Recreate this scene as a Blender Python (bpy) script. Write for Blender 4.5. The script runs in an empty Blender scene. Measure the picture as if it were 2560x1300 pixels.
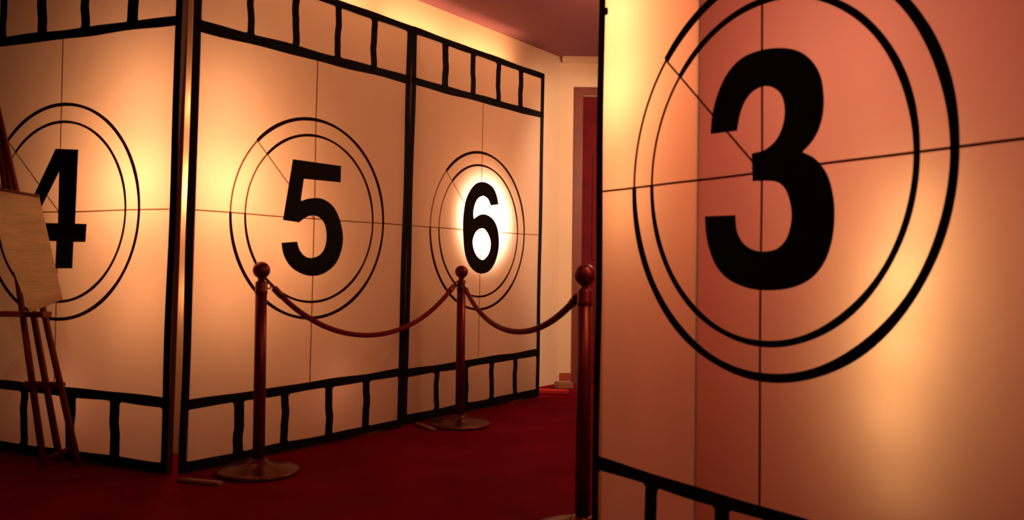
import bpy, bmesh, math, random
from mathutils import Vector, Matrix
random.seed(7)
C = bpy.context.scene.collection

# ------------------------------------------------------------------ camera
F, TH, PITCH, CAMH = 2143.0, 0.0117, 0.0116, 0.96
cam_d = bpy.data.cameras.new('camera'); cam = bpy.data.objects.new('camera', cam_d); C.objects.link(cam)
cam_d.sensor_width = 36.0; cam_d.lens = F / 2560.0 * 36.0; cam_d.clip_start = 0.05
cam_d.dof.use_dof = True; cam_d.dof.focus_distance = 60.0; cam_d.dof.aperture_fstop = 5.0   # the photo is softly out of focus throughout
fwd = Vector((0, math.cos(PITCH), math.sin(PITCH))); up0 = Vector((0, -math.sin(PITCH), math.cos(PITCH)))
right = Vector((1, 0, 0)) * math.cos(TH) + up0 * -0.0
# image right = X cos + U sin ; image up = -X sin + U cos
ir = Vector((1, 0, 0)) * math.cos(TH) + up0 * math.sin(TH)
iu = Vector((1, 0, 0)) * -math.sin(TH) + up0 * math.cos(TH)
M = Matrix((ir, iu, -fwd)).transposed().to_4x4(); M.translation = Vector((0, 0, CAMH))
cam.matrix_world = M
bpy.context.scene.camera = cam
CP = Vector((0, 0, CAMH))

def ray(px, py):
    return (fwd + ir * ((px - 1280) / F) + iu * ((650 - py) / F))
def floor_pt(px, py, z=0.0):
    r = ray(px, py); k = (z - CAMH) / r.z; return CP + r * k
def depth_pt(px, py, Y):
    r = ray(px, py); return CP + r * (Y / r.y)

# ------------------------------------------------------------------ helpers
def link(name, me, m=None, parent=None):
    o = bpy.data.objects.new(name, me); C.objects.link(o)
    if m: me.materials.append(m)
    if parent: o.parent = parent
    return o
def build(name, bm, m, parent=None, smooth=False, loc=None):
    bmesh.ops.recalc_face_normals(bm, faces=bm.faces)
    me = bpy.data.meshes.new(name); bm.to_mesh(me); bm.free()
    if smooth:
        for p in me.polygons: p.use_smooth = True
    o = link(name, me, m, parent)
    if loc: o.location = loc
    return o
def thing(name, label, cat, loc=(0, 0, 0), rz=0, group=None):
    o = bpy.data.objects.new(name, None); C.objects.link(o); o.location = loc; o.rotation_euler = (0, 0, rz)
    o['label'] = label; o['category'] = cat
    if group: o['group'] = group
    return o
def add_box(bm, x0, x1, y0, y1, z0, z1, bev=0.0):
    v = [bm.verts.new((x, y, z)) for x in (x0, x1) for y in (y0, y1) for z in (z0, z1)]
    fs = [bm.faces.new([v[i] for i in f]) for f in ((0,1,3,2),(4,6,7,5),(0,4,5,1),(2,3,7,6),(0,2,6,4),(1,5,7,3))]
    if bev:
        es = list({e for f in fs for e in f.edges})
        bmesh.ops.bevel(bm, geom=es, offset=bev, segments=2, affect='EDGES')
def add_prism(bm, pts, y0, y1):
    """closed outline pts (x,z) extruded from y0 (front) to y1 (back)"""
    a = [bm.verts.new((p[0], y0, p[1])) for p in pts]; b = [bm.verts.new((p[0], y1, p[1])) for p in pts]
    f1 = bm.faces.new(a); f2 = bm.faces.new(b[::-1]); n = len(pts)
    for i in range(n): bm.faces.new((a[i], b[i], b[(i+1) % n], a[(i+1) % n]))
    bmesh.ops.triangulate(bm, faces=[f1, f2])
def add_ribbon(bm, pts, w, y0, y1, closed=False):
    """painted stroke of half-width list/float w along pts (x,z)"""
    n = len(pts); L = []; R = []
    for i in range(n):
        if closed: p, q = pts[i-1], pts[(i+1) % n]
        else: p, q = pts[max(i-1, 0)], pts[min(i+1, n-1)]
        t = Vector((q[0]-p[0], q[1]-p[1])); t.normalize(); nx, nz = -t.y, t.x
        h = w[i] if isinstance(w, (list, tuple)) else w
        L.append((pts[i][0]+nx*h, pts[i][1]+nz*h)); R.append((pts[i][0]-nx*h, pts[i][1]-nz*h))
    mk = lambda P, y: [bm.verts.new((a, y, b)) for a, b in P]
    lf, rf, lb, rb = mk(L, y0), mk(R, y0), mk(L, y1), mk(R, y1)
    for i in range(n if closed else n-1):
        j = (i+1) % n
        bm.faces.new((lf[i], lf[j], rf[j], rf[i])); bm.faces.new((lb[i], rb[i], rb[j], lb[j]))
        bm.faces.new((lf[i], lb[i], lb[j], lf[j])); bm.faces.new((rf[i], rf[j], rb[j], rb[i]))
    if not closed:
        for i in (0, n-1): bm.faces.new((lf[i], rf[i], rb[i], lb[i]))
def add_tube(bm, pts, r, seg=12, caps=True):
    n = len(pts); rings = []; prev = None
    for i in range(n):
        p = Vector(pts[max(i-1, 0)]); q = Vector(pts[min(i+1, n-1)]); t = (q-p).normalized()
        if prev is None:
            a = t.cross(Vector((0, 0, 1)));
            if a.length < 1e-3: a = t.cross(Vector((0, 1, 0)))
            a.normalize()
        else:
            a = (prev - t*prev.dot(t)).normalized()
        prev = a; b = t.cross(a); rr = r[i] if isinstance(r, (list, tuple)) else r
        rings.append([bm.verts.new(Vector(pts[i]) + (a*math.cos(k*2*math.pi/seg) + b*math.sin(k*2*math.pi/seg))*rr) for k in range(seg)])
    for i in range(n-1):
        for k in range(seg):
            bm.faces.new((rings[i][k], rings[i][(k+1) % seg], rings[i+1][(k+1) % seg], rings[i+1][k]))
    if caps: bm.faces.new(rings[0][::-1]); bm.faces.new(rings[-1])
def add_lathe(bm, prof, seg=48, cx=0, cy=0):
    rings = []
    for r, z in prof:
        if r < 1e-5: rings.append([bm.verts.new((cx, cy, z))])
        else: rings.append([bm.verts.new((cx+r*math.cos(k*2*math.pi/seg), cy+r*math.sin(k*2*math.pi/seg), z)) for k in range(seg)])
    for a, b in zip(rings, rings[1:]):
        for k in range(seg):
            k2 = (k+1) % seg
            if len(a) == 1 and len(b) == 1: continue
            if len(a) == 1: bm.faces.new((a[0], b[k], b[k2]))
            elif len(b) == 1: bm.faces.new((a[k], a[k2], b[0]))
            else: bm.faces.new((a[k], a[k2], b[k2], b[k]))
def smooth_closed(pts, corners, sub=5):
    """Catmull-Rom through closed outline, keeping listed indices sharp"""
    n = len(pts); out = []
    for i in range(n):
        p1, p2 = pts[i], pts[(i+1) % n]
        p0 = pts[i-1] if i not in corners else (2*p1[0]-p2[0], 2*p1[1]-p2[1])
        p3 = pts[(i+2) % n] if (i+1) % n not in corners else (2*p2[0]-p1[0], 2*p2[1]-p1[1])
        if i in corners and (i+1) % n in corners: out.append(p1); continue
        for k in range(sub):
            t = k/sub
            out.append(tuple(0.5*((2*p1[j]) + (-p0[j]+p2[j])*t + (2*p0[j]-5*p1[j]+4*p2[j]-p3[j])*t*t + (-p0[j]+3*p1[j]-3*p2[j]+p3[j])*t**3) for j in (0, 1)))
    return out

# ------------------------------------------------------------------ materials
def mat(name, col, rough=0.6, metal=0.0, spec=0.5, var=0.0, scale=8.0, bump=0.0, bscale=200.0, stretch=(1, 1, 1)):
    m = bpy.data.materials.new(name); m.use_nodes = True; nt = m.node_tree; b = nt.nodes['Principled BSDF']
    b.inputs['Base Color'].default_value = (*col, 1); b.inputs['Roughness'].default_value = rough
    b.inputs['Metallic'].default_value = metal; b.inputs['Specular IOR Level'].default_value = spec
    tc = nt.nodes.new('ShaderNodeTexCoord'); mp = nt.nodes.new('ShaderNodeMapping'); mp.inputs['Scale'].default_value = stretch
    nt.links.new(tc.outputs['Object'], mp.inputs['Vector'])
    if var:
        n = nt.nodes.new('ShaderNodeTexNoise'); n.inputs['Scale'].default_value = scale; n.inputs['Detail'].default_value = 4
        r = nt.nodes.new('ShaderNodeValToRGB')
        r.color_ramp.elements[0].position = .3; r.color_ramp.elements[1].position = .7
        r.color_ramp.elements[0].color = (*[c*(1-var) for c in col], 1); r.color_ramp.elements[1].color = (*[min(1, c*(1+var)) for c in col], 1)
        nt.links.new(mp.outputs[0], n.inputs['Vector']); nt.links.new(n.outputs['Fac'], r.inputs['Fac']); nt.links.new(r.outputs['Color'], b.inputs['Base Color'])
    if bump:
        n2 = nt.nodes.new('ShaderNodeTexNoise'); n2.inputs['Scale'].default_value = bscale
        bp = nt.nodes.new('ShaderNodeBump'); bp.inputs['Strength'].default_value = bump; bp.inputs['Distance'].default_value = .01
        nt.links.new(mp.outputs[0], n2.inputs['Vector']); nt.links.new(n2.outputs['Fac'], bp.inputs['Height']); nt.links.new(bp.outputs['Normal'], b.inputs['Normal'])
    return m
def cloth_mat(name, tcol, dcol, f=0.72, var=.93, stretch=(1, 1, .5), scale=2.2):
    m = bpy.data.materials.new(name); m.use_nodes = True; nt = m.node_tree
    for n in list(nt.nodes):
        if n.type != 'OUTPUT_MATERIAL': nt.nodes.remove(n)
    out = nt.nodes['Material Output']
    tc = nt.nodes.new('ShaderNodeTexCoord'); no = nt.nodes.new('ShaderNodeTexNoise'); no.inputs['Scale'].default_value = scale; no.inputs['Detail'].default_value = 3
    mp = nt.nodes.new('ShaderNodeMapping'); mp.inputs['Scale'].default_value = stretch; mp.inputs['Rotation'].default_value = (0, .6 if scale < 4 else .18, 0)
    nt.links.new(tc.outputs['Object'], mp.inputs['Vector']); nt.links.new(mp.outputs[0], no.inputs['Vector'])
    rp = nt.nodes.new('ShaderNodeValToRGB')
    rp.color_ramp.elements[0].position = .3; rp.color_ramp.elements[1].position = .7
    rp.color_ramp.elements[0].color = (*[c*var for c in tcol], 1); rp.color_ramp.elements[1].color = (*tcol, 1)
    nt.links.new(no.outputs['Fac'], rp.inputs['Fac'])
    t = nt.nodes.new('ShaderNodeBsdfTranslucent'); d = nt.nodes.new('ShaderNodeBsdfDiffuse'); d.inputs['Color'].default_value = (*dcol, 1)
    nt.links.new(rp.outputs['Color'], t.inputs['Color'])
    bp = nt.nodes.new('ShaderNodeBump'); bp.inputs['Strength'].default_value = .5; bp.inputs['Distance'].default_value = .02
    nt.links.new(no.outputs['Fac'], bp.inputs['Height']); nt.links.new(bp.outputs['Normal'], t.inputs['Normal']); nt.links.new(bp.outputs['Normal'], d.inputs['Normal'])
    mx = nt.nodes.new('ShaderNodeMixShader'); mx.inputs[0].default_value = f
    nt.links.new(d.outputs[0], mx.inputs[1]); nt.links.new(t.outputs[0], mx.inputs[2]); nt.links.new(mx.outputs[0], out.inputs[0])
    return m
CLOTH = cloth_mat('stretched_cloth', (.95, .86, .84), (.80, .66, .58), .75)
CLOTHR = cloth_mat('warm_cloth_fold_shade', (.95, .73, .60), (.80, .50, .42), .75, .84)  # diagonal light and dark of folds is put into the cloth colour
PAPER = cloth_mat('printed_card', (.88, .72, .50), (.78, .56, .36), .5, .55, (.7, .7, 3.2), 11)
RINGM = cloth_mat('ring_paint', (.15, .07, .045), (.03, .014, .009), .5)
BLACK = mat('black_paint', (.006, .006, .006), .8, spec=.1, var=.3)
WASH = cloth_mat('thin_brown_line', (.30, .09, .05), (.10, .02, .012), .6)
THIN = cloth_mat('faded_brown_line', (.62, .42, .26), (.30, .18, .11), .7)
WOOD = mat('dark_red_wood', (.10, .018, .012), .5, var=.3, scale=20, stretch=(1, 1, .1))
EASELW = mat('reddish_easel_wood', (.14, .012, .008), .5, var=.25, scale=14, stretch=(1, 1, .1))
REDW = mat('red_bounce_plaster', (.55, .055, .04), .9, spec=.2)  # red chosen to tint the bounce light behind the 3 backdrop
WALLM = mat('warm_cream_plaster', (.68, .52, .38), .9, spec=.2, var=.04, scale=3, bump=.05, bscale=60)
CEILM = mat('brown_pink_ceiling', (.26, .115, .155), .9, spec=.2, var=.05, scale=2)
CARPET = mat('deep_red_carpet', (.155, .0016, .012), .85, spec=.02, var=.18, scale=3, bump=.25, bscale=500)
DOORM = mat('dark_red_door', (.10, .004, .008), .7, spec=.1, var=.15)
DFRAME = mat('red_brown_door_frame', (.14, .028, .018), .5, var=.15)
BASEB = mat('red_brown_baseboard', (.30, .05, .03), .5, var=.1)
METAL = mat('reddish_polished_metal', (.13, .008, .012), .38, metal=.6)
BASEM = mat('warm_metal_base', (.13, .03, .022), .3, metal=.75)
ROPE = mat('dark_red_velvet', (.16, .006, .010), .8, spec=.2, var=.2, scale=60, bump=.5, bscale=300)
REDB = mat('red_light_blocker', (.5, .035, .03), .7)
REDP = mat('bright_red_felt', (.42, .004, .006), .8)
TAN = mat('tan_foot_plate', (.26, .11, .07), .4)

# ------------------------------------------------------------------ film leader panels
H = 2.44
class Panel:
    def __init__(s, x, y, dx, dy):
        s.o = Vector((x, y, 0)); s.d = Vector((dx, dy, 0)).normalized(); s.n = Vector((-s.d.y, s.d.x, 0)); s.rz = math.atan2(s.d.y, s.d.x)
    def uv(s, px, py):
        r = ray(px, py); k = (s.o - CP).dot(s.n) / r.dot(s.n); p = CP + r*k - s.o
        return (p.dot(s.d), p.z)
    def w(s, u, v, back=0.0):
        return s.o + s.d*u + s.n*back + Vector((0, 0, v))
A5, A4, A3 = .6109, .4047, .5197
P5 = Panel(-1.4997, 3.9614, math.sin(A5), math.cos(A5))
e5 = P5.w(1.5, 0)
P6 = Panel(e5.x, e5.y, math.sin(.602), math.cos(.602))
P4 = Panel(-1.5324 - 1.5*math.cos(A4), 3.9321 + 1.5*math.sin(A4), math.cos(A4), -math.sin(A4))
P3 = Panel(.2788, 2.8588, math.sin(A3), -math.cos(A3))
FR, BK = -.0016, .0      # painted marks lie just proud of the cloth
ROUT, RIN, MID = .531, .4447, 1.2217

def line_at(P, pa, pb):
    """panel-local edge line through two observed points, returns x(z)"""
    a, b = P.uv(*pa), P.uv(*pb)
    return lambda z: a[0] + (z - a[1])*(b[0]-a[0])/(b[1]-a[1])

def wob(p, q, n, amp):
    out = []; ph = random.uniform(0, 6); ph2 = random.uniform(0, 6)
    tx, tz = q[0]-p[0], q[1]-p[1]; L = math.hypot(tx, tz) or 1; nx, nz = -tz/L, tx/L
    for i in range(n+1):
        t = i/n; o = amp*(math.sin(ph + t*7*max(1, L*.7)) + .5*math.sin(ph2 + t*17))
        out.append((p[0]+tx*t+nx*o, p[1]+tz*t+nz*o))
    return out

def make_panel(P, name_num, label, cx, numeral, corners, holes, Lx, Rx, lw, rw, zb, zt, top_bars, bot_bars, warm=False, botz=(.01, .055), outer=True, foot=None, lean=.012, dep=.022, insl=0.0):
    """Lx/Rx: outer edge lines x(z); lw/rw: black border widths; zb/zt: inner rails (low,high) as functions of x"""
    t = thing('film_countdown_backdrop', label, 'backdrop', P.o, P.rz, 'numbered film countdown backdrops')
    # cloth, a slightly billowed sheet
    bm = bmesh.new(); NX, NZ = 24, 36; g = []
    for j in range(NZ+1):
        z = botz[0] + (H - botz[0])*j/NZ; row = []
        for i in range(NX+1):
            u = i/NX; x = Lx(z) + (Rx(z)-Lx(z))*u
            row.append(bm.verts.new((x, 0.0, z)))
        g.append(row)
    for j in range(NZ):
        for i in range(NX): bm.faces.new((g[j][i], g[j][i+1], g[j+1][i+1], g[j+1][i]))
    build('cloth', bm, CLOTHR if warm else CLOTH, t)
    # black film-strip border
    bm = bmesh.new(); y0, y1 = FR, -.0004
    def vbar(fx, w, z0, z1, n=16, amp=.0025): # fx(z)=centre line
        p = wob((fx(z0), z0), (fx(z1), z1), n, amp); add_ribbon(bm, p, w/2, y0, y1)
    vbar(lambda z: Lx(z)+lw/2, lw, botz[0], H, 26); vbar(lambda z: Rx(z)-rw/2, rw, botz[0], H, 26)
    def hbar(z0f, z1f, n=20, amp=.0018):
        xs = [Lx(1.2) + (Rx(1.2)-Lx(1.2))*i/n for i in range(n+1)]
        xs = [Lx(z0f(0)) + .002 + (Rx(z0f(0))-Lx(z0f(0))-.004)*i/n for i in range(n+1)]
        ph = random.uniform(0, 6)
        pts = [(x, (z0f(x)+z1f(x))/2 + amp*math.sin(ph+x*9)) for x in xs]
        add_ribbon(bm, pts, [abs(z1f(x)-z0f(x))/2*(1+.08*math.sin(ph*2+x*14)) for x in xs], y0, y1)
    hbar(lambda x: botz[0], lambda x: botz[1]); hbar(lambda x: H-.042, lambda x: H)
    hbar(zb[0], zb[1]); hbar(zt[0], zt[1])
    def fillet(x, z, sx, sz, r=.016):
        pts = [(x, z), (x+sx*r, z)] + [(x+sx*r*(1-math.sin(a)), z+sz*r*(1-math.cos(a))) for a in [i*math.pi/12 for i in range(1, 6)]] + [(x, z+sz*r)]
        add_prism(bm, pts, y0, y1)
    for bars, lo, hi in ((bot_bars, lambda x: botz[1], zb[0]), (top_bars, zt[1], lambda x: H-.042)):
        allb = []
        for (xa, xb) in bars:
            c = (xa+xb)/2; w = xb-xa
            vbar(lambda z, c=c: c, w, lo(c)-.01, hi(c)+.01, 8, .004); allb.append((xa, xb))
        zc = (lo(.7)+hi(.7))/2
        edges = [Lx(zc)+lw] + [e for b in sorted(allb) for e in b] + [Rx(zc)-rw]
        for i in range(0, len(edges), 2):
            xa, xb = edges[i], edges[i+1]
            if xb-xa < .07: continue
            fillet(xa-.004, hi(xa)+.002, 1, -1); fillet(xb+.004, hi(xb)+.002, -1, -1); fillet(xa-.004, lo(xa)-.002, 1, 1, .012); fillet(xb+.004, lo(xb)-.002, -1, 1, .012)
    build('film_border', bm, BLACK, t)
    # crosshair, rings, sweep line
    bm = bmesh.new(); k = lean
    zlo, zhi = zb[1](cx), zt[0](cx)
    add_ribbon(bm, wob((cx + k*(zlo-MID), zlo), (cx + k*(zhi-MID), zhi), 24, .0015), .0034, -.0009, -.0003)
    build('vertical_line', bm, WASH if warm else THIN, t)
    bm = bmesh.new()
    add_ribbon(bm, wob((Lx(MID)+lw, MID), (Rx(MID)-rw, MID), 24, .0015), .0032, -.0009, -.0003)
    build('horizontal_line', bm, WASH if warm else THIN, t)
    def arc(r, a0, a1, n):
        return [(cx + r*math.cos(a) + k*r*math.sin(a), MID + r*math.sin(a)) for a in [a0+(a1-a0)*i/n for i in range(n+1)]]
    SW = math.radians(136)
    for nm, r, w in (('outer_ring', ROUT, .0118 if warm else .0088), ('inner_ring', RIN, .0088 if warm else .0070)):
        bm = bmesh.new(); n = 110
        p = arc(r, SW, SW - math.radians(316), n)
        ws = [w*(1 + .12*math.sin(i*.21) + .06*math.sin(i*.5)) for i in range(n+1)]
        add_ribbon(bm, p, ws, -.0012, -.0004); ro = build(nm, bm, BLACK if warm else RINGM, t)
        bm = bmesh.new(); p = arc(r, SW, math.radians(180), 24)
        add_ribbon(bm, p, .0048, -.0010, -.0004); build('faded_arc', bm, THIN if not warm else MIDL, ro)
    bm = bmesh.new()
    add_ribbon(bm, [(cx + ROUT*math.cos(SW) + k*ROUT*math.sin(SW), MID + ROUT*math.sin(SW)), (cx, MID)], .003, -.0009, -.0003)
    build('sweep_line', bm, THIN if not warm else MIDL, t)
    # numeral
    bm = bmesh.new()
    pts = smooth_closed([P.uv(*q) for q in numeral], corners)
    if True:
        from mathutils.geometry import tessellate_polygon
        hs = [] if not holes else [(smooth_closed([P.uv(*q) for q in h], hc)) for h, hc in holes]
        loops = [pts] + hs; flat = [p for l in loops for p in l]
        tris = tessellate_polygon([[Vector((p[0], p[1], 0)) for p in l] for l in loops])
        vf = [bm.verts.new((p[0], -.0026, p[1])) for p in flat]; vb = [bm.verts.new((p[0], -.0008, p[1])) for p in flat]
        for tr in tris: bm.faces.new([vf[i] for i in tr]); bm.faces.new([vb[i] for i in tr[::-1]])
        o = 0
        for l in loops:
            m_ = len(l)
            for i in range(m_): bm.faces.new((vf[o+i], vf[o+(i+1) % m_], vb[o+(i+1) % m_], vb[o+i]))
            o += m_
    nu = build('numeral', bm, BLACK, t); nu['label'] = 'black painted number ' + name_num
    # wooden frame behind the cloth
    for fx in (lambda z, s: Lx(z)+insl+s*.028, lambda z, s: Rx(z)-.028+s*.028):
        bm = bmesh.new(); vs = []
        for z in (botz[0]-.009, H):
            for s in (0.03, 0.97):
                for y in (.002, .002+dep): vs.append(bm.verts.new((fx(z, s), y, z)))
        for f in ((0,1,3,2),(4,6,7,5),(0,4,5,1),(2,3,7,6),(0,2,6,4),(1,5,7,3)): bm.faces.new([vs[i] for i in f])
        build('frame_stile', bm, WOOD, t)
    for z in (botz[0]-.009, H-.03):
        bm = bmesh.new(); add_box(bm, Lx(z)+insl+.029, Rx(z)-.029, .004, dep, z, z+.03); build('frame_rail', bm, WOOD, t)
    if foot:
        bm = bmesh.new(); a = floor_pt(*foot[0]) - P.o; b = floor_pt(*foot[1]) - P.o
        a = Vector((a.dot(P.d), a.dot(P.n), 0)); b = Vector((b.dot(P.d), b.dot(P.n), 0)); dd = (b-a).normalized(); nn = Vector((-dd.y, dd.x, 0))*foot[2]
        vs = [bm.verts.new(p + Vector((0, 0, zz))) for zz in (0, .016) for p in (a-nn, b-nn, b+nn, a+nn)]
        for f in ((0,1,2,3),(4,7,6,5),(0,4,5,1),(1,5,6,2),(2,6,7,3),(3,7,4,0)): bm.faces.new([vs[i] for i in f])
        bmesh.ops.bevel(bm, geom=list(bm.edges), offset=.004, segments=2, affect='EDGES')
        build('floor_plate', bm, TAN, t)
    return t
MIDL = mat('brown_line', (.16, .05, .02), .8, spec=.1)

def bars(P, y, xs): return [(P.uv(a, y)[0], P.uv(b, y)[0]) for a, b in xs]
def zline(P, pa, pb):
    a, b = P.uv(*pa), P.uv(*pb)
    return lambda x: a[1] + (x-a[0])*(b[1]-a[1])/(b[0]-a[0])

five = [(732,398),(852,415),(851,456),(759,447),(751,503),(775,496),(805,497),(833,517),(850,553),(857,595),(851,632),(837,661),(812,682),(783,690),(753,684),(726,666),(709,638),(703,607),(742,604),(748,624),(761,640),(777,645),(796,639),(810,623),(816,595),(812,562),(797,543),(777,539),(760,546),(747,556),(707,550)]
make_panel(P5, '5', 'tall backlit cloth backdrop numbered 5, left of the 6 backdrop and behind the left post', .7618, five, {0,1,2,3,4,17,18,29,30}, None,
    line_at(P5, (482,60), (447,1130)), line_at(P5, (1027,180), (1005,1000)), .042, .040,
    (zline(P5,(500,1020),(1000,940)), zline(P5,(500,996),(1000,921))), (zline(P5,(505,80),(1010,207)), zline(P5,(505,51),(1010,186))),
    bars(P5, 130, [(617,634),(730,747),(837,852),(927,942)]), bars(P5, 1040, [(584,609),(702,721),(813,831),(906,923)]),
    foot=((447,1203),(553,1214),.02), insl=.020)
six = [(1246,511),(1241,488),(1232,469),(1218,458),(1204,455),(1190,459),(1177,473),(1166,495),(1160,522),(1157,559),(1158,596),(1161,628),(1167,651),(1177,669),(1191,681),(1206,684),(1223,677),(1236,658),(1244,633),(1247,608),(1245,580),(1239,559),(1228,544),(1214,536),(1199,537),(1184,547),(1183,531),(1187,511),(1195,496),(1207,490),(1217,495),(1223,504),(1226,514)]
six_h = [(1205,571),(1217,580),(1226,605),(1222,633),(1206,650),(1189,636),(1181,605),(1190,579)]
make_panel(P6, '6', 'tall backlit cloth backdrop numbered 6 with a white glow behind the numeral', 2.2494-1.5, six, {0,25,32}, [(six_h, set())],
    line_at(P6, (1029,180), (1007,1000)), line_at(P6, (1361,200), (1347,970)), .040, .046,
    (zline(P6,(1000,946),(1340,890)), zline(P6,(1000,926),(1340,873))), (zline(P6,(1040,214),(1350,295)), zline(P6,(1040,194),(1350,279))),
    bars(P6, 230, [(1105,1120),(1176,1188),(1240,1251),(1296,1307)]), bars(P6, 960, [(1085,1097),(1153,1170),(1223,1234),(1282,1292)]),
    botz=(.02, .075), foot=((1040,1062),(1085,1078),.02))
four = [(140,372),(196,374),(188,559),(217,560),(214,605),(184,605),(181,671),(139,671),(142,603),(52,600),(54,556)]
four_h = [(149,428),(146,558),(84,557)]
make_panel(P4, '4', 'tall backlit cloth backdrop numbered 4, leftmost of the row and behind the easel', 1.5-.7743, four, set(range(11)), [(four_h, {0,1,2})],
    (lambda z: 0.0), line_at(P4, (451,200), (428,860)), .05, .040,
    (zline(P4,(0,972),(405,1018)), zline(P4,(0,950),(405,992))), (zline(P4,(0,118),(435,63)), zline(P4,(0,94),(435,40))),
    bars(P4, 60, [(0,17),(94,117),(203,224),(318,345)]), bars(P4, 1070, [(51,69),(165,188),(275,299)]), dep=.032)
three = [(1778,335),(1782,290),(1794,240),(1816,190),(1850,150),(1895,128),(1948,120),(1995,127),(2030,152),(2052,190),(2060,240),(2058,285),(2047,325),(2030,355),(2007,380),(2040,398),(2068,435),(2083,485),(2087,540),(2081,600),(2062,655),(2030,695),(1985,718),(1930,726),(1875,721),(1825,700),(1792,665),(1774,620),(1766,578),(1764,541),(1839,538),(1843,578),(1858,607),(1882,624),(1912,629),(1945,621),(1969,594),(1980,550),(1978,512),(1966,475),(1946,456),(1918,452),(1883,453),(1881,384),(1915,374),(1944,347),(1960,308),(1963,268),(1954,236),(1934,219),(1910,216),(1884,228),(1864,252),(1851,285),(1843,327)]
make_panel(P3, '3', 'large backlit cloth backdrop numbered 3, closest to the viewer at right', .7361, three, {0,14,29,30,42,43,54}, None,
    line_at(P3, (1498,60), (1483,1150)), (lambda z: 1.475), .034, .055,
    (zline(P3,(1495,1174),(1780,1262)), zline(P3,(1495,1142),(1998,1294))), (lambda x: 2.085, lambda x: 2.12),
    [(.26,.295),(.54,.575),(.82,.855),(1.1,1.135)], bars(P3, 1280, [(1614,1643),(1786,1822)]) + [(.80,.835),(1.09,1.125)], warm=True, lean=-.004)

# small dark clip holding the cloth near the top of the 3 backdrop's left edge
p3root = [o for o in bpy.data.objects if 'numbered 3' in str(o.get('label', ''))][0]
u, v = P3.uv(1519, 29)
bm = bmesh.new(); add_box(bm, u-.02, u+.008, -.010, -.0018, v-.012, v+.012, .003); build('clip', bm, BLACK, p3root)

# ------------------------------------------------------------------ room shell
def struct(name, bm, m, parent=None, smooth=False):
    o = build(name, bm, m, parent, smooth)
    if not parent: o['kind'] = 'structure'
    return o
CH = 2.78
bm = bmesh.new(); add_box(bm, -6, 4.5, -2.5, 9, -.1, 0); struct('floor', bm, CARPET)
bm = bmesh.new(); add_box(bm, -6, 4.5, -2.5, 9, CH, CH+.1); struct('ceiling', bm, CEILM)
def wall(name, a, b, th, m=WALLM, z0=0, z1=CH):
    """vertical slab from a to b (xy), thickness th to the left of a->b"""
    a = Vector((*a, 0)); b = Vector((*b, 0)); d = (b-a).normalized(); n = Vector((-d.y, d.x, 0))*th
    bm = bmesh.new(); vs = [bm.verts.new(p + Vector((0, 0, z))) for z in (z0, z1) for p in (a, b, b+n, a+n)]
    for f in ((0,3,2,1),(4,5,6,7),(0,1,5,4),(1,2,6,5),(2,3,7,6),(3,0,4,7)): bm.faces.new([vs[i] for i in f])
    return struct(name, bm, m)
FW = 7.3                                       # far wall distance
GAP = .36
q5 = P5.w(0, 0, GAP); q4 = P4.w(1.5, 0, GAP)
# outer corner of the wall that the row of backdrops wraps round
def isect(p, d, q, e):
    den = d.x*e.y - d.y*e.x; s = ((q.x-p.x)*e.y - (q.y-p.y)*e.x)/den; return p + d*s
cor = isect(q5, P5.d, q4, P4.d)
far = cor + P5.d*((FW - cor.y)/P5.d.y)
wall('wall_left', (cor.x, cor.y), (far.x, far.y), .1)
lft = cor - P4.d*2.6
wall('wall_left_return', (lft.x, lft.y), (cor.x, cor.y), .1)
DX0 = depth_pt(1452, 500, FW).x; DXW = .86; DTOP = depth_pt(1470, 238, FW).z
bm = bmesh.new()
def wbox(x0, x1, z0, z1): add_box(bm, x0, x1, FW, FW+.12, z0, z1)
wbox(far.x-.3, DX0, 0, CH); wbox(DX0, DX0+DXW, DTOP, CH); wbox(DX0+DXW, 2.2, 0, CH); struct('wall_far', bm, WALLM)
bm = bmesh.new()
add_box(bm, DX0+.012, DX0+DXW-.012, FW+.045, FW+.085, .008, DTOP-.008)
for (a, b) in ((.15, .9), (1.05, 1.95)):
    for (c, d) in ((.10, .40), (.46, .76)): add_box(bm, DX0+c, DX0+d, FW+.034, FW+.046, a, min(b, DTOP-.12), .005)
struct('door_1', bm, DOORM)
bm = bmesh.new(); fw = .062
add_box(bm, DX0-fw, DX0, FW-.02, FW, 0, DTOP+fw); add_box(bm, DX0+DXW, DX0+DXW+fw, FW-.02, FW, 0, DTOP+fw); add_box(bm, DX0, DX0+DXW, FW-.02, FW, DTOP, DTOP+fw)
add_box(bm, DX0, DX0+.011, FW-.0, FW+.12, 0, DTOP); struct('trim_1', bm, DFRAME)
bm = bmesh.new(); add_box(bm, far.x+.02, DX0-fw-.001, FW-.016, FW-.0005, 0, .09); struct('baseboard_far', bm, BASEB)
bm = bmesh.new(); add_box(bm, far.x+.01, 2.2, FW-.05, FW-.0005, CH-.05, CH-.0005); struct('trim_2', bm, WALLM)
# right side: the wall that the 3 backdrop stands in front of
w3a = P3.w(-.05, 0, .62); w3b = P3.w(3.4, 0, .62)
wall('wall_right', (w3b.x, w3b.y), (w3a.x, w3a.y), -.1, REDW)
wall('wall_passage', (w3a.x+.02, w3a.y+.06), (2.1, FW+.05), -.1)
# walls behind the viewer close the room
wall('wall_rear', (-6, -2.4), (4.5, -2.4), -.08); wall('wall_side', (-5.9, -2.4), (-5.9, 9), .08); wall('wall_end', (4.4, -2.4), (4.4, 3), -.08)

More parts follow.
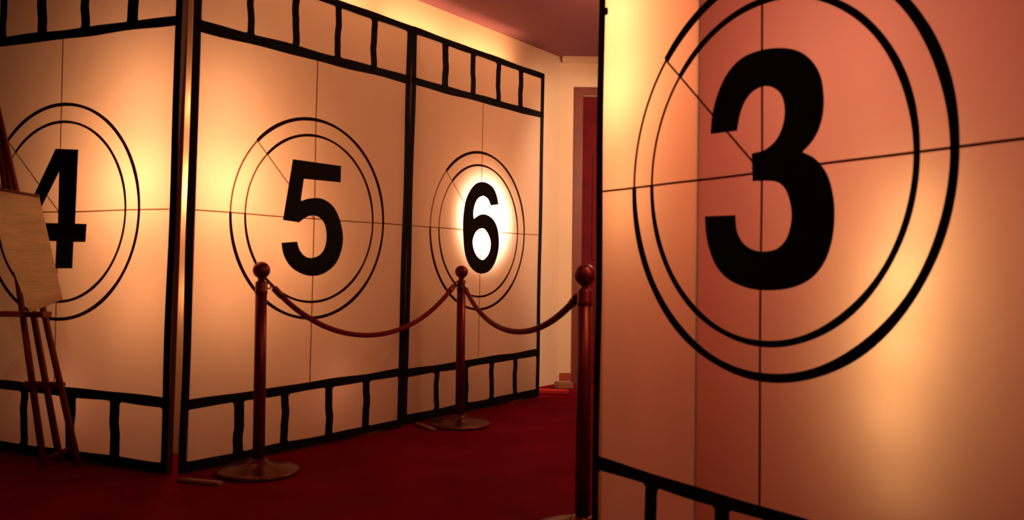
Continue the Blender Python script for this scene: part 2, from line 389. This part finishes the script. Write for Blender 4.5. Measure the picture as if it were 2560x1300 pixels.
# assumed red board behind the 3 backdrop, added to cut the left lamps' light
ud = P3.uv(1740, 400)[0]
t = thing('light_blocker_board', 'assumed red upright board behind the 3 backdrop, added to cut the lamp light', 'board', P3.w(ud, 0, 0), P3.rz)
bm = bmesh.new(); add_box(bm, 0, .014, .0465, .56, 0.0, 2.40); add_box(bm, 0, .014, .0035, .0465, .09, 2.39); build('board', bm, REDB, t)
bm = bmesh.new(); add_box(bm, .016, .05, .10, .5, 0, .03); build('floor_batten', bm, WOOD, t)

# ------------------------------------------------------------------ rope posts
def make_post(px, py, label):
    p = floor_pt(px, py)
    t = thing('rope_post', label, 'rope post', p, 0, 'rope posts')
    bm = bmesh.new(); add_lathe(bm, [(0, 0), (.186, 0), (.188, .006), (.188, .016), (.182, .021), (.15, .025), (.10, .034), (.055, .048), (.042, .062), (.034, .07), (.0, .07)]); build('base', bm, BASEM, t, True)
    bm = bmesh.new(); add_lathe(bm, [(0, .068), (.028, .068), (.0275, .45), (.0265, .845), (0, .845)], 28); build('pole', bm, METAL, t, True)
    bm = bmesh.new(); add_lathe(bm, [(0, .835), (.0278, .835), (.0290, .838), (.0290, .850), (.0272, .853), (.0272, .886), (.024, .892), (.017, .896), (.016, .908), (.0, .908)], 28); build('collar', bm, METAL, t, True)
    bm = bmesh.new(); R = .040; add_lathe(bm, [(R*math.sin(a), .945 - R*math.cos(a)) for a in [i*math.pi/20 for i in range(21)]], 28); build('ball_finial', bm, METAL, t, True)
    return t, p
post1, p1 = make_post(646, 1183, 'dark red metal rope post with ball top before the 5 backdrop')
post2, p2 = make_post(1149, 1064, 'dark red metal rope post standing before the 6 backdrop')
p3c = depth_pt(1458, 1000, 3.12)
post3, p3 = make_post(1456, 677 + .96*F/3.12, 'dark red metal rope post beside the left edge of the 3 backdrop, nearest post')
for t, ps in ((post1, [(p2-p1)]), (post2, [(p1-p2), (p3-p2)]), (post3, [(p2-p3)])):
    for v in ps:
        d = Vector((v.x, v.y, 0)).normalized(); bm = bmesh.new()
        c = d*.045 + Vector((0, 0, .872))
        pts = [c + d*(.014*math.cos(a)) + Vector((0, 0, .014*math.sin(a))) for a in [i*2*math.pi/16 for i in range(17)]]
        add_tube(bm, pts, .0035, 8, False); build('hook_ring', bm, METAL, t, True)
def make_rope(a, b, low, label):
    d = Vector((b.x-a.x, b.y-a.y, 0)); L = d.length; d.normalize(); za = .868
    A = a + d*.066; B = b - d*.066; t = thing('barrier_rope', label, 'rope', (A.x, A.y, za), 0, 'barrier ropes')
    L2 = (B-A).length; sag = za - low; n = 48; pts = []
    for i in range(n+1):
        u = i/n; k = 1 - (2*u-1)**2; k = k*.85 + .15*(1-(2*u-1)**4)
        pts.append(Vector((d.x*L2*u, d.y*L2*u, -sag*k)))
    bm = bmesh.new(); add_tube(bm, pts[2:-2], .0135, 14); build('rope', bm, ROPE, t, True)
    for e in (pts[:3], pts[-3:][::-1]):
        bm = bmesh.new(); q = [e[0].lerp(e[2], u) for u in (0, .12, .2, .9, 1)]
        add_tube(bm, q, [.004, .006, .0165, .0165, .014], 14); build('end_cap', bm, METAL, t, True)
make_rope(p1, p2, .60, 'dark red velvet rope sagging between the first and middle posts, before the 5 backdrop')
make_rope(p2, p3, .665, 'dark red velvet rope sagging from the middle post to the nearest post')

# ------------------------------------------------------------------ easel with sign board
apex = depth_pt(-32, 150, 4.06)
fA, fB, fC = floor_pt(109, 1168), floor_pt(150, 1160), floor_pt(196, 1170)
t = thing('display_easel', 'slim dark red wooden tripod easel in front of the 4 backdrop', 'easel', fA)
def rel(v): return v - fA
def at_y(f, py):   # point on the leg line whose image row is py
    lo, hi = 0.0, 1.0
    for _ in range(40):
        m_ = (lo+hi)/2; q = f.lerp(apex, m_) - CP; y = 650 - F*(q.dot(iu)/q.dot(fwd))
        if y > py: lo = m_
        else: hi = m_
    return f.lerp(apex, lo)
for f in (fA, fB, fC):
    bm = bmesh.new(); top = f.lerp(apex, .985); f2 = Vector((f.x, f.y, .012))
    add_tube(bm, [rel(f2), rel(top)], [.0165, .011], 10); build('leg', bm, EASELW, t, True)
bm = bmesh.new(); add_lathe(bm, [(0, -.04), (.026, -.04), (.03, -.03), (.03, .02), (.02, .035), (0, .035)], 20); o = build('top_block', bm, EASELW, t, True); o.location = rel(apex)
a, b, c = at_y(fA, 960), at_y(fB, 960), at_y(fC, 962)
bm = bmesh.new(); add_tube(bm, [rel(a.lerp(c, -.25)), rel(c.lerp(a, -.15))], .014, 8); add_tube(bm, [rel(b), rel(a.lerp(c, .5))], .009, 8); build('cross_brace', bm, EASELW, t)
bm = bmesh.new(); add_tube(bm, [rel(at_y(fA, 1150)), rel(at_y(fC, 1118))], .011, 8); build('lower_brace', bm, EASELW, t)
# tray
a, c = at_y(fA, 782), at_y(fC, 786); d = (c-a); d.z = 0; d.normalize(); nrm = Vector((d.y, -d.x, 0))
if nrm.y > 0: nrm = -nrm
bm = bmesh.new(); m4 = (rel(a)+rel(c))/2
add_box(bm, -.13, .10, -.075, .0, -.012, .012, .003); o = build('tray', bm, EASELW, t); o.location = m4 + nrm*.012; o.rotation_euler = (0, 0, math.atan2(d.y, d.x))
# board: planar card leaning on the legs
BR = depth_pt(157, 748, 3.86); BL = depth_pt(74, 781, 3.80); TR = depth_pt(98, 492, 3.93)
n = (BR-BL).cross(TR-BL).normalized()
def onpl(px, py):
    r = ray(px, py); return CP + r*((BL-CP).dot(n)/r.dot(n))
TL = onpl(-48, 466)
if n.dot(CP-BL) < 0: n = -n
bt = thing('sign_board', 'tall tan printed sign board leaning on the easel before the 4 backdrop', 'sign', BL)
bm = bmesh.new(); cs = [BL, BR, TR, TL]
vs = [bm.verts.new(c_ - BL - n*k) for k in (0, .006) for c_ in cs]
for f in ((0,1,2,3),(4,7,6,5),(0,4,5,1),(1,5,6,2),(2,6,7,3),(3,7,4,0)): bm.faces.new([vs[i] for i in f])
build('card', bm, PAPER, bt)
bm = bmesh.new(); u = (TR-TL).normalized(); v = (TL-BL).normalized()
add_tube(bm, [TL-BL + v*.003 - n*.003, TR-BL + v*.003 - n*.003], .008, 8); build('top_edge_strip', bm, EASELW, bt)

# ------------------------------------------------------------------ small things on the floor by the far wall
p = floor_pt(1383, 984)
bm = bmesh.new(); add_box(bm, -.12, .12, -.06, .06, 0, .03, .008); o = build('floor_pad', bm, REDP); o.location = p; o.rotation_euler = (0, 0, -.15)
o['label'] = 'small bright red pad on the carpet beside the 6 backdrop'; o['category'] = 'pad'
p = floor_pt(1409, 972)
bm = bmesh.new(); add_box(bm, -.07, .07, -.05, .05, 0, .06, .01); o = build('small_box', bm, TAN); o.location = p; o.rotation_euler = (0, 0, .2)
o['label'] = 'small tan box on the carpet near the far door'; o['category'] = 'box'

# ------------------------------------------------------------------ lights
WARM = (1, .43, .165)
def point(name, loc, w, col=WARM, r=.05):
    l = bpy.data.lights.new(name, 'POINT'); l.energy = w; l.color = col; l.shadow_soft_size = r
    o = bpy.data.objects.new(name, l); C.objects.link(o); o.location = loc; return o
def area(name, loc, to, sx, sy, w, col=WARM, spread=math.pi):
    l = bpy.data.lights.new(name, 'AREA'); l.shape = 'RECTANGLE'; l.size = sx; l.size_y = sy; l.energy = w; l.color = col; l.spread = spread
    o = bpy.data.objects.new(name, l); C.objects.link(o); o.location = loc
    o.rotation_euler = (Vector(to)-Vector(loc)).to_track_quat('-Z', 'Y').to_euler(); return o
def spot(name, loc, to, w, ang, blend, col=WARM, r=.04):
    l = bpy.data.lights.new(name, 'SPOT'); l.energy = w; l.color = col; l.shadow_soft_size = r; l.spot_size = math.radians(ang); l.spot_blend = blend
    o = bpy.data.objects.new(name, l); C.objects.link(o); o.location = loc
    o.rotation_euler = (Vector(to)-Vector(loc)).to_track_quat('-Z', 'Y').to_euler(); return o
pc = (P5.w(0, 0) + P4.w(1.5, 0))/2
point('corner_lamp', (cor*.80 + pc*.20) + Vector((0, 0, 1.36)), 7.5, WARM, .05)
point('corner_fill_high', (cor*.80 + pc*.20) + Vector((0, 0, 1.78)), 2.0, WARM, .05)  # added fill, stretches the corner glow upward
point('corner_fill_low', (cor*.80 + pc*.20) + Vector((0, 0, .82)), 1.5, (1, .40, .14), .05)  # added fill, stretches the corner glow downward
for P_, a, wt in ((P5, .95, .28), (P6, .9, .08), (P4, .8, .35)):
    point('low_fill', P_.w(a, .32, .2), wt, (1, .34, .16), .05)  # added fills near the floor, brighten the lower windows of the panels
u, v = P6.uv(1214, 552)
spot('spot_six', P6.w(u, v, .34), P6.w(u, v, 0), 66, 104, .75, (1, .66, .40), .05)
spot('spot_six_halo', P6.w(u-.03, v, .35), P6.w(u-.03, v, 0), 10, 125, .9, (1, .46, .2), .05)  # added softer spot that spreads a halo round the hot spot
point('lamp_six', P6.w(u-.02, v+.1, .27), 1.4, WARM, .05)
point('lamp_between', P5.w(.62, 1.1, .27), 1.1, WARM, .05)
point('lamp_four', P4.w(1.0, 1.3, .27), 1.0, WARM, .05)
# added unseen strips that wash light up the plaster above the backdrops
for P_, a in ((P5, .35), (P5, 1.15), (P6, .45), (P6, 1.2)):
    area('wall_wash_fill', P_.w(a, 2.37, .10), P_.w(a, 2.62, .34), .7, .05, 1.7, (1, .50, .22), math.radians(75))
# behind the 3 backdrop
for (a, b, wt) in ((1540, 20, 4.7), (1545, 230, 4.2), (1560, 500, 1.3)):
    u, v = P3.uv(a, b); point('lamp_three_left', P3.w(u, v, .20), wt, (1, .50, .2), .06)
for (a, b, wt, dp) in ((2285, 520, .42, .11), (2255, 690, .80, .11), (2240, 860, .6, .11), (2225, 1030, .36, .11), (2240, 1210, .14, .11)):
    u, v = P3.uv(a, b); point('lamp_three_right', P3.w(u, v, dp), wt, (1, .60, .24), .06)
u, v = P3.uv(2110, 140)
point('lamp_three_top', P3.w(u, v, .38), 3.5, (1, .38, .24), .1)
u, v = P3.uv(2120, 560)
point('lamp_three_mid', P3.w(u, v, .3), .7, (1, .28, .16), .1)
# added unseen fills for the room, sign board, far wall and passage
area('room_fill', (-.6, 1.2, CH-.02), (-.6, 1.2, 0), 1.2, 1.2, 6, (1, .30, .19))  # added weak ambient light for the front of the room
spot('sign_fill_spot', (-1.3, 1.8, CH-.05), onpl(60, 620), 75, 13, .6, (1, .52, .22), .03)  # added spot that brightens the sign board
spot('far_wall_fill', (1.35, 5.7, 1.9), (.42, 7.3, 1.35), 105, 92, .5, (1, .62, .36), .08)  # added spot hidden behind the 3 backdrop, brightens the far wall
point('passage_fill', (1.1, 5.2, 2.0), 25, (1, .48, .25), .1)

w = bpy.data.worlds.new('world'); bpy.context.scene.world = w; w.use_nodes = True
w.node_tree.nodes['Background'].inputs[0].default_value = (.05, .012, .008, 1); w.node_tree.nodes['Background'].inputs[1].default_value = .5
vs_ = bpy.context.scene.view_settings
vs_.view_transform = 'Standard'; vs_.look = 'None'; vs_.gamma = 1; vs_.use_curve_mapping = False; vs_.exposure = 0.3
